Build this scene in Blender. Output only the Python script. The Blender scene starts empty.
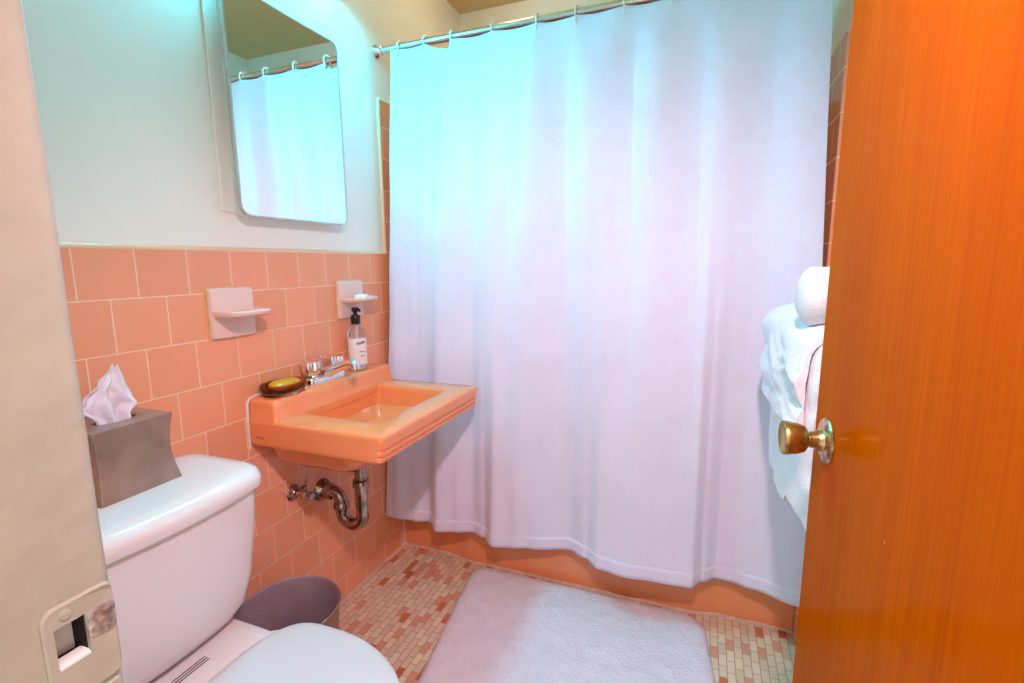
import bpy, bmesh, math, random
from mathutils import Vector, Matrix, noise
random.seed(7)
scene = bpy.context.scene
COL = scene.collection
PI = math.pi

# ------------------------------------------------------------------ camera
def make_camera():
    yaw, pitch, roll = math.radians(21.2537), math.radians(8.9917), math.radians(-0.5343)
    f = Vector((-math.sin(yaw)*math.cos(pitch), math.cos(yaw)*math.cos(pitch), -math.sin(pitch)))
    r = f.cross(Vector((0, 0, 1))).normalized()
    u = r.cross(f)
    r2 = r*math.cos(roll)+u*math.sin(roll)
    u2 = -r*math.sin(roll)+u*math.cos(roll)
    cam = bpy.data.cameras.new('camera')
    o = bpy.data.objects.new('camera', cam)
    COL.objects.link(o)
    o.matrix_world = Matrix(((r2.x, u2.x, -f.x, 1.2111), (r2.y, u2.y, -f.y, -1.7393), (r2.z, u2.z, -f.z, 1.24), (0, 0, 0, 1)))
    cam.sensor_width = 36
    cam.lens = 493.717/1024*36
    cam.clip_start = 0.02
    scene.camera = o
make_camera()

# ------------------------------------------------------------------ world, lights, exposure
w = bpy.data.worlds.new('world'); scene.world = w
w.use_nodes = True
bg = w.node_tree.nodes['Background']
bg.inputs[0].default_value = (1.0, 0.86, 0.78, 1)
bg.inputs[1].default_value = 1.3

def add_light(name, kind, loc, energy, color, size=0.1, size_y=None, rot=(0, 0, 0), spread=None):
    l = bpy.data.lights.new(name, kind)
    l.energy = energy; l.color = color
    if kind == 'AREA':
        l.size = size
        if size_y: l.shape = 'RECTANGLE'; l.size_y = size_y
        if spread: l.spread = spread
    else:
        l.shadow_soft_size = size
    o = bpy.data.objects.new(name, l); COL.objects.link(o)
    o.location = loc; o.rotation_euler = rot
    return o
# hand-held flash in the doorway, just above the camera
fl = add_light('flash', 'SPOT', (1.22, -1.51, 1.88), 66, (1.0, 0.75, 0.86), 0.035)
fl.data.spot_size = math.radians(122); fl.data.spot_blend = .85
fl.rotation_euler = Vector((-.38, 1.35, -1.75)).to_track_quat('-Z', 'Y').to_euler()

scene.view_settings.view_transform = 'Standard'
scene.view_settings.look = 'None'
scene.view_settings.exposure = 0.0
scene.view_settings.gamma = 1.0
scene.view_settings.use_curve_mapping = False

# ------------------------------------------------------------------ materials
def srgb(r, g, b):
    f = lambda c: (c/255/12.92) if c/255 <= 0.04045 else ((c/255+0.055)/1.055)**2.4
    return (f(r), f(g), f(b), 1)

class NT:
    def __init__(s, name):
        s.m = bpy.data.materials.new(name); s.m.use_nodes = True
        s.t = s.m.node_tree; s.n = s.t.nodes; s.b = s.n['Principled BSDF']
    def node(s, t, **kw):
        n = s.n.new(t)
        for k, v in kw.items():
            if k in n.inputs: n.inputs[k].default_value = v
            else: setattr(n, k, v)
        return n
    def link(s, a, b): s.t.links.new(a, b)
    def coord(s, scale=(1, 1, 1), loc=(0, 0, 0)):
        tc = s.node('ShaderNodeTexCoord'); mp = s.node('ShaderNodeMapping')
        mp.inputs['Scale'].default_value = scale; mp.inputs['Location'].default_value = loc
        s.link(tc.outputs['Object'], mp.inputs[0]); return mp.outputs[0]
    def noise(s, vec, scale, detail=3, rough=.5):
        n = s.node('ShaderNodeTexNoise'); n.inputs['Scale'].default_value = scale
        n.inputs['Detail'].default_value = detail; n.inputs['Roughness'].default_value = rough
        s.link(vec, n.inputs['Vector']); return n.outputs['Fac']
    def mix(s, fac, a, b):
        n = s.node('ShaderNodeMix', data_type='RGBA')
        if isinstance(fac, (int, float)): n.inputs[0].default_value = fac
        else: s.link(fac, n.inputs[0])
        for i, v in ((6, a), (7, b)):
            if isinstance(v, tuple): n.inputs[i].default_value = v
            else: s.link(v, n.inputs[i])
        return n.outputs[2]
    def ramp(s, fac, stops, interp='LINEAR'):
        n = s.node('ShaderNodeValToRGB'); n.color_ramp.interpolation = interp
        e = n.color_ramp.elements
        while len(e) < len(stops): e.new(0.5)
        for i, (p, c) in enumerate(stops): e[i].position = p; e[i].color = c
        s.link(fac, n.inputs[0]); return n.outputs[0]
    def math(s, op, a, b=0.0):
        n = s.node('ShaderNodeMath', operation=op)
        for i, v in ((0, a), (1, b)):
            if isinstance(v, (int, float)): n.inputs[i].default_value = v
            else: s.link(v, n.inputs[i])
        return n.outputs[0]
    def bump(s, h, strength=.3, dist=.002, inv=False):
        n = s.node('ShaderNodeBump'); n.inputs['Strength'].default_value = strength
        n.inputs['Distance'].default_value = dist; n.invert = inv
        s.link(h, n.inputs['Height']); s.link(n.outputs[0], s.b.inputs['Normal']); return n
    def base(s, c):
        if isinstance(c, tuple): s.b.inputs['Base Color'].default_value = c
        else: s.link(c, s.b.inputs['Base Color'])

def simple(name, col, rough=.5, metal=0., var=.06, nscale=12, bump=0., bscale=60, coat=0., bdist=.001, coat_rough=.05, spec=None):
    k = NT(name); v = k.coord()
    f = k.noise(v, nscale, 4)
    dark = tuple(c*(1-var*2) for c in col[:3])+(1,)
    lite = tuple(min(1, c*(1+var)) for c in col[:3])+(1,)
    k.base(k.ramp(f, [(.3, dark), (.7, lite)]))
    k.b.inputs['Roughness'].default_value = rough; k.b.inputs['Metallic'].default_value = metal
    k.b.inputs['Coat Weight'].default_value = coat; k.b.inputs['Coat Roughness'].default_value = coat_rough
    if spec is not None: k.b.inputs['Specular IOR Level'].default_value = spec
    if bump: k.bump(k.noise(v, bscale, 4), bump, bdist)
    return k.m

TILE = srgb(248, 158, 118)
def tile_mat(name, axis, y0, z0, bw=.121, rh=.12, rough=.16):
    k = NT(name); tc = k.node('ShaderNodeTexCoord'); sp = k.node('ShaderNodeSeparateXYZ'); k.link(tc.outputs['Object'], sp.inputs[0])
    cb = k.node('ShaderNodeCombineXYZ')
    k.link(k.math('SUBTRACT', sp.outputs[axis], y0), cb.inputs[0]); k.link(k.math('SUBTRACT', sp.outputs[2], z0), cb.inputs[1])
    br = k.node('ShaderNodeTexBrick'); k.link(cb.outputs[0], br.inputs['Vector'])
    br.offset = .5; br.offset_frequency = 2; br.squash = 1
    for n, v in (('Scale', 1), ('Mortar Size', .0016), ('Mortar Smooth', .25), ('Bias', 0), ('Brick Width', bw), ('Row Height', rh)): br.inputs[n].default_value = v
    br.inputs['Color1'].default_value = (0, 0, 0, 1); br.inputs['Color2'].default_value = (1, 1, 1, 1); br.inputs['Mortar'].default_value = (.5, .5, .5, 1)
    c = k.ramp(br.outputs['Color'], [(0, tuple(x*.90 for x in TILE[:3])+(1,)), (1, TILE)])
    n1 = k.noise(tc.outputs['Object'], 9, 4, .6)
    c = k.mix(k.math('MULTIPLY', n1, .25), c, srgb(236, 158, 122))
    c = k.mix(br.outputs['Fac'], c, srgb(252, 208, 170))
    k.base(c)
    k.link(k.ramp(br.outputs['Fac'], [(0, (rough,)*3+(1,)), (1, (.7, .7, .7, 1))]), k.b.inputs['Roughness'])
    h = k.math('SUBTRACT', k.math('MULTIPLY', k.noise(tc.outputs['Object'], 14, 2), .25), br.outputs['Fac'])
    k.bump(h, .5, .0015)
    return k.m

def floor_mat():
    k = NT('mosaic_floor'); tc = k.node('ShaderNodeTexCoord'); sp = k.node('ShaderNodeSeparateXYZ'); k.link(tc.outputs['Object'], sp.inputs[0])
    cb = k.node('ShaderNodeCombineXYZ'); k.link(sp.outputs[1], cb.inputs[0]); k.link(sp.outputs[0], cb.inputs[1])
    br = k.node('ShaderNodeTexBrick'); k.link(cb.outputs[0], br.inputs['Vector'])
    br.offset = .5; br.offset_frequency = 2; br.squash = 1.0
    for n, v in (('Scale', 1), ('Mortar Size', .0011), ('Mortar Smooth', .1), ('Bias', 0), ('Brick Width', .048), ('Row Height', .0238)): br.inputs[n].default_value = v
    br.inputs['Color1'].default_value = (0, 0, 0, 1); br.inputs['Color2'].default_value = (1, 1, 1, 1); br.inputs['Mortar'].default_value = (.5, .5, .5, 1)
    a, b_, c_, d, e, f = srgb(232, 202, 172), srgb(226, 192, 160), srgb(238, 212, 180), srgb(226, 152, 120), srgb(210, 108, 66), srgb(200, 92, 50)
    c = k.ramp(br.outputs['Color'], [(0, a), (.22, b_), (.44, c_), (.66, a), (.82, d), (.92, e), (.97, f)], 'CONSTANT')
    c = k.mix(k.math('MULTIPLY', k.noise(tc.outputs['Object'], 40, 3), .15), c, srgb(206, 165, 135))
    c = k.mix(br.outputs['Fac'], c, srgb(168, 130, 108))
    k.base(c)
    k.b.inputs['Roughness'].default_value = .38
    k.bump(br.outputs['Fac'], .4, .001, True)
    return k.m

def fabric_mat(name, col, cell, rough=.9, strength=.5, dist=.0012, sss=False):
    k = NT(name); v = k.coord()
    tc = k.node('ShaderNodeTexCoord'); sp = k.node('ShaderNodeSeparateXYZ'); k.link(tc.outputs['Object'], sp.inputs[0])
    sx = k.math('SINE', k.math('MULTIPLY', sp.outputs[0], 2*PI/cell)); sz = k.math('SINE', k.math('MULTIPLY', sp.outputs[2], 2*PI/cell))
    h = k.math('ADD', k.math('MULTIPLY', sx, sz), k.math('MULTIPLY', k.noise(v, 55, 4), 1.2))
    k.base(k.ramp(k.noise(v, 6, 3), [(.3, tuple(c*.96 for c in col[:3])+(1,)), (.7, col)]))
    k.b.inputs['Roughness'].default_value = rough
    k.b.inputs['Sheen Weight'].default_value = .1
    k.bump(h, strength, dist)
    return k.m

def terry_mat(name, col, strength=1.0, dist=.004, scale=220):
    k = NT(name); v = k.coord()
    n1 = k.noise(v, scale, 2); n2 = k.noise(v, 18, 4)
    k.base(k.ramp(n2, [(.3, tuple(c*.93 for c in col[:3])+(1,)), (.65, col)]))
    k.b.inputs['Roughness'].default_value = 1; k.b.inputs['Sheen Weight'].default_value = .2
    k.b.inputs['Specular IOR Level'].default_value = .1
    k.bump(k.math('ADD', n1, k.math('MULTIPLY', n2, 2)), strength, dist)
    return k.m

def wood_mat():
    k = NT('door_wood'); v = k.coord((9, 9, .9))
    n = k.noise(v, 1.2, 5, .6); v2 = k.coord((160, 160, 3)); g = k.noise(v2, 1, 4, .7)
    c = k.ramp(n, [(.25, srgb(168, 66, 0)), (.5, srgb(182, 78, 0)), (.75, srgb(198, 92, 0))])
    c2 = k.ramp(g, [(.35, srgb(166, 64, 0)), (.62, srgb(200, 94, 0))])
    c = k.mix(.35, c, c2)
    v3 = k.coord((1, 1, 1)); vo = k.node('ShaderNodeTexVoronoi'); vo.inputs['Scale'].default_value = 9; k.link(v3, vo.inputs['Vector'])
    sp = k.ramp(vo.outputs['Distance'], [(.0, (1, 1, 1, 1)), (.028, (0, 0, 0, 1))], 'CONSTANT')
    c = k.mix(k.math('MULTIPLY', sp, .5), c, srgb(240, 190, 130))
    k.base(c)
    k.b.inputs['Roughness'].default_value = .42
    k.b.inputs['Coat Weight'].default_value = .10; k.b.inputs['Coat Roughness'].default_value = .12; k.b.inputs['Specular IOR Level'].default_value = .0
    k.bump(g, .12, .0006)
    return k.m

def glass_mat(name, col, rough=.02, ior=1.45):
    k = NT(name); k.base(col); k.b.inputs['Transmission Weight'].default_value = 1
    k.b.inputs['Roughness'].default_value = rough; k.b.inputs['IOR'].default_value = ior
    return k.m

M = {}
M['wall'] = simple('cream_paint', srgb(242, 238, 228), .55, var=.015, nscale=3, bump=.12, bscale=40)
M['ceil'] = simple('ceiling_paint', srgb(236, 206, 150), .8, var=.015, nscale=3, bump=.1, bscale=40)
M['jamb'] = simple('jamb_paint', srgb(176, 172, 156), .38, var=.035, nscale=14, bump=.5, bscale=35, bdist=.004)
M['tileL'] = tile_mat('tile_left', 1, -.993, 1.29)
M['tileR'] = tile_mat('tile_right', 1, -.993, 1.29)
M['tileB'] = tile_mat('tile_back', 0, 0, 1.29)
M['tilecap'] = simple('tile_cap', srgb(240, 196, 160), .2, var=.02, nscale=6)
M['floor'] = floor_mat()
M['curtain'] = fabric_mat('curtain_cloth', srgb(234, 222, 240), .0075)
M['rug'] = terry_mat('rug_pile', srgb(240, 226, 236), 1.0, .006, 150)
M['towel'] = terry_mat('towel_terry', srgb(240, 236, 240), .9, .003, 300)
M['sink'] = simple('sink_glaze', srgb(246, 142, 88), .09, var=.015, nscale=4, coat=.4)
M['tub'] = simple('tub_glaze', srgb(240, 148, 98), .12, var=.03, nscale=4, coat=.3)
M['porc'] = simple('porcelain', srgb(230, 216, 214), .1, var=.01, nscale=3, coat=.4)
M['cover'] = simple('toilet_plastic', srgb(216, 204, 204), .22, var=.008, nscale=3)
M['ceramic'] = simple('soap_dish_ceramic', srgb(238, 196, 184), .18, var=.03, nscale=8)
M['grout'] = simple('grout_edge', srgb(226, 186, 120), .7, var=.08, nscale=60)
M['caulk'] = simple('caulk', srgb(226, 190, 165), .6, var=.12, nscale=30)
M['chrome'] = simple('chrome', (.85, .85, .87, 1), .08, 1, var=.02)
M['oldchrome'] = simple('tarnished_chrome', (.45, .36, .30, 1), .2, 1, var=.35, nscale=45, bump=.15, bscale=90)
M['rod'] = simple('brushed_steel', (.74, .66, .62, 1), .25, 1, var=.05)
M['frame'] = simple('mirror_frame_metal', (.62, .56, .52, 1), .3, 1, var=.06, nscale=30)
M['mirror'] = simple('mirror_glass', (.95, .95, .93, 1), .0, 1, var=0)
M['wood'] = wood_mat()
M['brass'] = simple('aged_brass', (.50, .36, .10, 1), .34, 1, var=.25, nscale=60, bump=.1, bscale=120)
M['brass2'] = simple('brass_plate', (.62, .47, .26, 1), .33, 1, var=.4, nscale=90, bump=.3, bscale=160)
M['ring'] = simple('ring_plastic', srgb(236, 232, 226), .3, var=.01)
M['bin_in'] = simple('bin_inside', srgb(166, 142, 148), .45, .0, var=.12, nscale=8)
M['bin_out'] = simple('bin_outside', srgb(170, 140, 120), .3, .8, var=.1)
M['bronze'] = simple('box_bronze', srgb(176, 144, 128), .38, .6, var=.14, nscale=14, bump=.05, bscale=40)
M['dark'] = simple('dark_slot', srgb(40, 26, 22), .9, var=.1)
M['tissue'] = simple('tissue_paper', srgb(240, 228, 236), .9, var=.03, nscale=12, bump=.3, bscale=50)
M['amber'] = glass_mat('amber_glass', (.62, .26, .12, 1), .05)
M['soap'] = simple('yellow_soap', srgb(214, 150, 8), .35, var=.06, nscale=10)
M['soapwhite'] = simple('white_soap', srgb(240, 240, 244), .35, var=.03)
M['clear'] = glass_mat('clear_plastic', (.97, .93, .93, 1), .03)
M['label'] = simple('bottle_label', srgb(246, 224, 222), .5, var=.02)
M['black'] = simple('black_plastic', srgb(22, 14, 14), .25, var=.1)
M['ink'] = simple('ink', srgb(70, 52, 60), .6, var=.1)
M['rust_shade'] = simple('rusty_shaded_cavity', srgb(30, 12, 8), .9, var=.4, nscale=120, bump=1, bscale=200, bdist=.004)  # rust brown deepened to near black, shade of the hole put into the colour
M['scuff'] = simple('bare_metal', (.66, .62, .60, 1), .38, .8, var=.3, nscale=160)
M['hall'] = simple('hall_paint', srgb(226, 216, 196), .8, var=.01)

# ------------------------------------------------------------------ mesh helpers
def obj(name, bm, mat, parent=None, smooth=True, angle=40):
    me = bpy.data.meshes.new(name); 
    bmesh.ops.recalc_face_normals(bm, faces=bm.faces)
    bm.to_mesh(me); bm.free()
    mats = mat if isinstance(mat, (list, tuple)) else [mat]
    for m in mats: me.materials.append(m)
    o = bpy.data.objects.new(name, me); COL.objects.link(o)
    if smooth:
        for p in me.polygons: p.use_smooth = True
        me.set_sharp_from_angle(angle=math.radians(angle))
    if parent: o.parent = parent
    return o

def sub(o, lv=1):
    m = o.modifiers.new('sub', 'SUBSURF'); m.levels = lv; m.render_levels = lv; return o
def bev(o, wd, seg=3):
    m = o.modifiers.new('bev', 'BEVEL'); m.width = wd; m.segments = seg; m.limit_method = 'ANGLE'; m.angle_limit = math.radians(35); return o
def solid(o, th, off=0):
    m = o.modifiers.new('solid', 'SOLIDIFY'); m.thickness = th; m.offset = off; return o

def tag(o, label=None, cat=None, group=None, kind=None):
    if label: o['label'] = label
    if cat: o['category'] = cat
    if group: o['group'] = group
    if kind: o['kind'] = kind
    return o
def thing(name, label, cat, loc=(0, 0, 0), group=None, kind=None):
    o = bpy.data.objects.new(name, None); COL.objects.link(o); o.location = loc
    o.empty_display_size = .05
    return tag(o, label, cat, group, kind)
def shift(bm, t):
    bmesh.ops.translate(bm, vec=-Vector(t), verts=bm.verts); return bm

def box(bm, x0, x1, y0, y1, z0, z1):
    vs = [bm.verts.new((x, y, z)) for x in (x0, x1) for y in (y0, y1) for z in (z0, z1)]
    for f in ((0, 1, 3, 2), (4, 6, 7, 5), (0, 4, 5, 1), (2, 3, 7, 6), (0, 2, 6, 4), (1, 5, 7, 3)):
        bm.faces.new([vs[i] for i in f])
    return bm
def B(*a): return box(bmesh.new(), *a)

def loft(bm, loops, cap0=True, cap1=True, closed=True, mi=0):
    rows = [[bm.verts.new(p) for p in L] for L in loops]
    n = len(rows[0])
    for a, b in zip(rows, rows[1:]):
        for i in range(n if closed else n-1):
            j = (i+1) % n
            f = bm.faces.new((a[i], a[j], b[j], b[i])); f.material_index = mi
    if cap0: bm.faces.new(list(reversed(rows[0]))).material_index = mi
    if cap1: bm.faces.new(rows[-1]).material_index = mi
    return rows

def lathe(bm, prof, n=32, center=(0, 0, 0), axis='z', cap0=True, cap1=True):
    loops = []
    for r, h in prof:
        L = []
        for i in range(n):
            a = 2*PI*i/n; c, s = r*math.cos(a), r*math.sin(a)
            p = {'z': (c, s, h), 'x': (h, c, s), 'y': (s, h, c)}[axis]
            L.append(Vector(p)+Vector(center))
        loops.append(L)
    return loft(bm, loops, cap0, cap1)

def tube(bm, pts, r, n=14, caps=True):
    pts = [Vector(p) for p in pts]
    rs = r if isinstance(r, (list, tuple)) else [r]*len(pts)
    loops = []; up = None
    for i, p in enumerate(pts):
        t = (pts[min(i+1, len(pts)-1)]-pts[max(i-1, 0)]).normalized()
        if up is None:
            up = Vector((0, 0, 1)) if abs(t.z) < .9 else Vector((1, 0, 0))
        s = t.cross(up).normalized(); up = s.cross(t).normalized()
        loops.append([p+(s*math.cos(a)+up*math.sin(a))*rs[i] for a in (2*PI*k/n for k in range(n))])
    loft(bm, loops, caps, caps); return bm

def arc(c, r, a0, a1, n, u, v):
    c, u, v = Vector(c), Vector(u), Vector(v)
    return [c+u*(r*math.cos(a0+(a1-a0)*i/n))+v*(r*math.sin(a0+(a1-a0)*i/n)) for i in range(n+1)]

def rrect(x0, x1, y0, y1, r, z, seg=6, k=1):
    """rounded rectangle loop, k extra points on straight sides"""
    pts = []
    for cx, cy, a in ((x1-r, y1-r, 0), (x0+r, y1-r, PI/2), (x0+r, y0+r, PI), (x1-r, y0+r, 3*PI/2)):
        for i in range(seg+1):
            t = a+PI/2*i/seg
            pts.append(Vector((cx+r*math.cos(t), cy+r*math.sin(t), z)))
    if k > 1:
        out = []; n = len(pts)
        for i, p in enumerate(pts):
            out.append(p)
            if i % (seg+1) == seg:
                q = pts[(i+1) % n]
                for j in range(1, k): out.append(p.lerp(q, j/k))
        pts = out
    return pts

def boolean(o, cut_bm, op='DIFFERENCE'):
    me = bpy.data.meshes.new('cut'); bmesh.ops.recalc_face_normals(cut_bm, faces=cut_bm.faces); cut_bm.to_mesh(me); cut_bm.free()
    c = bpy.data.objects.new('cut', me); COL.objects.link(c)
    if o.parent: c.parent = o.parent
    m = o.modifiers.new('b', 'BOOLEAN'); m.operation = op; m.object = c; m.solver = 'EXACT'
    bpy.context.view_layer.update()
    dg = bpy.context.evaluated_depsgraph_get()
    nm = bpy.data.meshes.new_from_object(o.evaluated_get(dg))
    o.modifiers.remove(m); old = o.data; nm.name = old.name; o.data = nm
    bpy.data.meshes.remove(old); bpy.data.objects.remove(c); bpy.data.meshes.remove(me)
    return o

def struct(name, bm, mat, smooth=False, parent=None):
    o = obj(name, bm, mat, parent, smooth); o['kind'] = 'structure'; return o

# ------------------------------------------------------------------ room shell
W, YB, H = 1.552, .697, 2.479
YF = -1.492         # room side of the door wall
JX, HX = .72, 1.455  # doorway
struct('floor', B(-.12, W+.12, -3.0, YB+.12, -.1, 0), M['floor'])
struct('ceiling', B(-.12, W+.12, -3.0, YB+.12, H, H+.1), M['ceil'])
struct('wall_left', B(-.12, 0, YF-.12, YB+.12, 0, H), M['wall'])
struct('wall_right', B(W, W+.12, YF-.12, YB+.12, 0, H), M['wall'])
struct('wall_back', B(0, W, YB, YB+.12, 0, H), M['wall'])
bm = bmesh.new(); box(bm, 0, JX-.02, YF-.12, YF, 0, H); box(bm, HX+.02, W, YF-.12, YF, 0, H); box(bm, JX-.02, HX+.02, YF-.12, YF, 2.05, H)
struct('wall_front', bm, M['wall'])
# glazed tile skins: wainscot and tall bath surround
bm = bmesh.new(); box(bm, 0, .008, YF, -.035, 0, 1.282); box(bm, 0, .0085, -.035, YB, 0, 1.865)
struct('trim_1', bm, M['tileL'])
struct('trim_2', B(W-.008, W, -.035, YB-.008, 0, 1.865), M['tileR'])
struct('trim_3', B(.0085, W-.008, YB-.008, YB, 0, 1.865), M['tileB'])
bm = bmesh.new()
tube(bm, [(.0015, YF, 1.283), (.0015, -.036, 1.283)], .008, 10)
tube(bm, [(.0015, -.036, 1.283), (.0015, -.036, 1.868)], .0085, 10)
tube(bm, [(.0015, -.036, 1.868), (.0015, YB, 1.868)], .0085, 10)
struct('trim_4', bm, M['tilecap'], True)
# caulk line floor/wall
bm = bmesh.new(); tube(bm, [(.009, YF, .001), (.009, -.004, .001)], .005, 8)
struct('trim_5', bm, M['caulk'], True)
# corner bead between tile wall and tub
bm = bmesh.new(); tube(bm, [(.012, -.006, .0), (.012, -.006, .37)], .007, 8)
struct('trim_6', bm, M['caulk'], True)

# door frame jambs
def jamb_left():
    loops = []
    for z in [i*2.05/60 for i in range(61)]:
        L = []
        x1 = JX; pts = [(JX-.03, YF-.13), (x1, YF-.13)]
        r = .009
        for i in range(7):
            a = PI/2*i/6
            pts.append((x1-r+r*math.cos(a), YF+.004-r+r*math.sin(a)))
        pts += [(JX-.10, YF+.004), (JX-.10, YF), (JX-.03, YF)]
        for j, (x, y) in enumerate(pts):
            d = .0012*noise.noise(Vector((x*8, y*20, z*9))) if 1 <= j <= 9 else 0
            L.append((x+d, y+d*.6, z))
        loops.append(L)
    bm = bmesh.new(); loft(bm, loops)
    return bm
jl = struct('trim_7', jamb_left(), M['jamb'], True)
boolean(jl, B(.684, .75, -1.5375, -1.5125, .903, .945))
bm = bmesh.new(); box(bm, HX, HX+.03, YF-.13, YF+.004, 0, 2.05); box(bm, JX, HX, YF-.13, YF+.004, 2.035, 2.065)
struct('trim_8', bm, M['jamb'])
# strike plate painted over, with the bare worn lip
def strike(x, y0, y1, z0, z1, r, th, ydome):
    pts = rrect(y0, y1, z0, z1, r, 0, 6, 4)
    bm = bmesh.new()
    def wrap(p, dx):
        y, z = p.x, p.y
        t = max(0, (y-ydome)/(y1-ydome)) if y1 > ydome else 0
        return Vector((x+dx-.006*t*t, y, z))
    inner = [Vector((y0+(y1-y0)*.5+(p.x-(y0+y1)/2)*.94, (z0+z1)/2+(p.y-(z0+z1)/2)*.96, 0)) for p in pts]
    loft(bm, [[wrap(p, 0) for p in pts], [wrap(p, th*.6) for p in pts], [wrap(p, th) for p in inner]])
    return bm
sp = obj('strike_plate', strike(JX, -1.544, -1.4885, .871, .962, .011, .0035, -1.495), M['jamb'], jl, True, 30)
boolean(sp, B(.70, .75, -1.5365, -1.5135, .905, .943))
for p in sp.data.polygons: p.use_smooth = False
sp['label'] = 'cream painted strike plate with worn latch hole'
bm = bmesh.new()
loft(bm, [[Vector((JX+dx-.004*max(0, (p.x+1.497)/.015)**2, p.x, p.y)) for p in rrect(-1.5125+i, -1.491-i, .917+i, .942-i, .004, 0, 4, 3)] for dx, i in ((.001, 0), (.0036, 0), (.0040, .0006))])
sc = obj('worn_lip', bm, M['scuff'], sp); sc['label'] = 'bare metal lip where the paint has worn off'
bm = bmesh.new()
for a in (B,): pass
yy0, yy1, zz0, zz1 = -1.537, -1.513, .9035, .9445
box(bm, .685, .6865, yy0, yy1, zz0, zz1); box(bm, .686, JX-.0005, yy0, yy0+.0008, zz0, zz1); box(bm, .686, JX-.0005, yy1-.0008, yy1, zz0, zz1)
box(bm, .686, JX-.0005, yy0, yy1, zz1-.0008, zz1); box(bm, .686, JX-.0005, yy0, yy1, zz0, zz0+.0008)
sc = obj('latch_cavity', bm, M['rust_shade'], sp)
bm = bmesh.new(); loft(bm, [[Vector((JX+.0036+dx, y, z)) for y, z in ((-1.5362, .905+h), (-1.5138, .905+h), (-1.5138, .905), (-1.5362, .905))] for dx, h in ((-.016, .002), (-.010, .0035), (-.002, .0035), (0, .002))])
obj('latch_lip', bm, M['ring'], sp)
bm = bmesh.new(); lathe(bm, [(.0045, JX+.0030), (.0042, JX+.0048), (.002, JX+.0052)], 14, (0, -1.527, .952), 'x')
obj('screw', bm, M['jamb'], sp)
lp = obj('lower_plate', strike(JX, -1.530, -1.494, .815, .866, .003, .003, -1.49), M['jamb'], jl, True, 30)
lp['label'] = 'cream painted lower plate below the strike'

# ------------------------------------------------------------------ door
PHI = math.radians(4.78)
HINGE = Vector((1.4438, -1.478, 0)); DW = .64
door = thing('door_1', 'orange varnished wooden door standing open with brass knob', 'door', HINGE, kind='structure')
# local frame: +x = from hinge to free edge, +y = face to the room
ux = Vector((-math.sin(PHI), math.cos(PHI), 0)); uy = Vector((-ux.y, ux.x, 0))   # uy points to -x room side
door.matrix_world = Matrix(((ux.x, uy.x, 0, HINGE.x), (ux.y, uy.y, 0, HINGE.y), (0, 0, 1, 0), (0, 0, 0, 1)))
del door['category'], door['label']
bev(obj('door_panel', B(0, DW, -.035, 0, .012, 2.025), M['wood'], door, False), .0015, 2)
kb = bmesh.new()
lathe(kb, [(.034, 0), (.0345, .0015), (.033, .004), (.028, .006), (.026, .0065), (.018, .0072), (.0155, .012), (.0155, .016)], 40, (DW-.06, 0, .97), 'y')
ros = obj('knob_rosette', kb, M['brass2'], door)
kb = bmesh.new()
lathe(kb, [(.0145, .014), (.0125, .016), (.0125, .0225), (.0105, .0235), (.0105, .026), (.014, .027), (.020, .031), (.0235, .040), (.0258, .054), (.0262, .0595), (.0252, .061), (.0235, .0600), (.012, .0585), (.002, .058)], 40, (DW-.06, 0, .97), 'y')
obj('door_knob', kb, M['brass'], door)
for z in (.25, 1.02, 1.80):
    bm = bmesh.new(); lathe(bm, [(.006, z-.045), (.006, z+.045)], 12, (-.004, .004, 0))
    obj('hinge', bm, M['brass'], door)

# ------------------------------------------------------------------ bathtub
TX1 = W-.009; TH = .375
def apron_y(x):
    def ss(a, b, t): t = min(1, max(0, (t-a)/(b-a))); return t*t*(3-2*t)
    return -.004-.020*(ss(.23, .35, x)-ss(1.215, 1.31, x))+.006*math.exp(-((x-.285)/.03)**2)*.5
tub = thing('bathtub', 'orange built-in bathtub along the back behind the white curtain', 'bathtub', (W/2, YB/2, 0))
bm = bmesh.new(); xs = [.0095+(TX1-.0095)*i/90 for i in range(91)]
prof = []
loops = []
y1 = YB-.009
for x in xs:
    a = apron_y(x)
    L = [(x, y1, .0), (x, a, .0), (x, a-.001, .05), (x, a*.92, .10), (x, a*.8, .2), (x, a*.7, .29), (x, a-.004, .315), (x, a-.014, .335), (x, a-.016, .352), (x, a-.010, .367), (x, a+.005, TH), (x, .06, TH), (x, y1, TH)]
    loops.append([Vector(p)-Vector((W/2, YB/2, 0)) for p in L])
loft(bm, loops)
tb = obj('tub_body', bm, M['tub'], tub)
cb = bmesh.new(); c0 = Vector((W/2, YB/2, 0))
loft(cb, [[p-c0 for p in rrect(.10+i, W-.12-i*1.5, .075+i*.6, YB-.07-i*.6, .14, z, 8, 3)] for z, i in ((.06, .06), (.10, .03), (.30, .006), (.372, 0), (.40, 0))])
boolean(tb, cb)
bm = bmesh.new(); pts = [Vector((x, apron_y(x)-.003, .003))-c0 for x in xs]
tube(bm, pts, .0055, 8); cl = obj('caulk_bead', bm, M['caulk'], tub); cl['label'] = 'pale caulk bead along the floor'
sp_ = bmesh.new(); lathe(sp_, [(.03, W-.013), (.03, W-.03), (.012, W-.035)], 20, (-W/2, .35-YB/2, .28), 'x')
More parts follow.
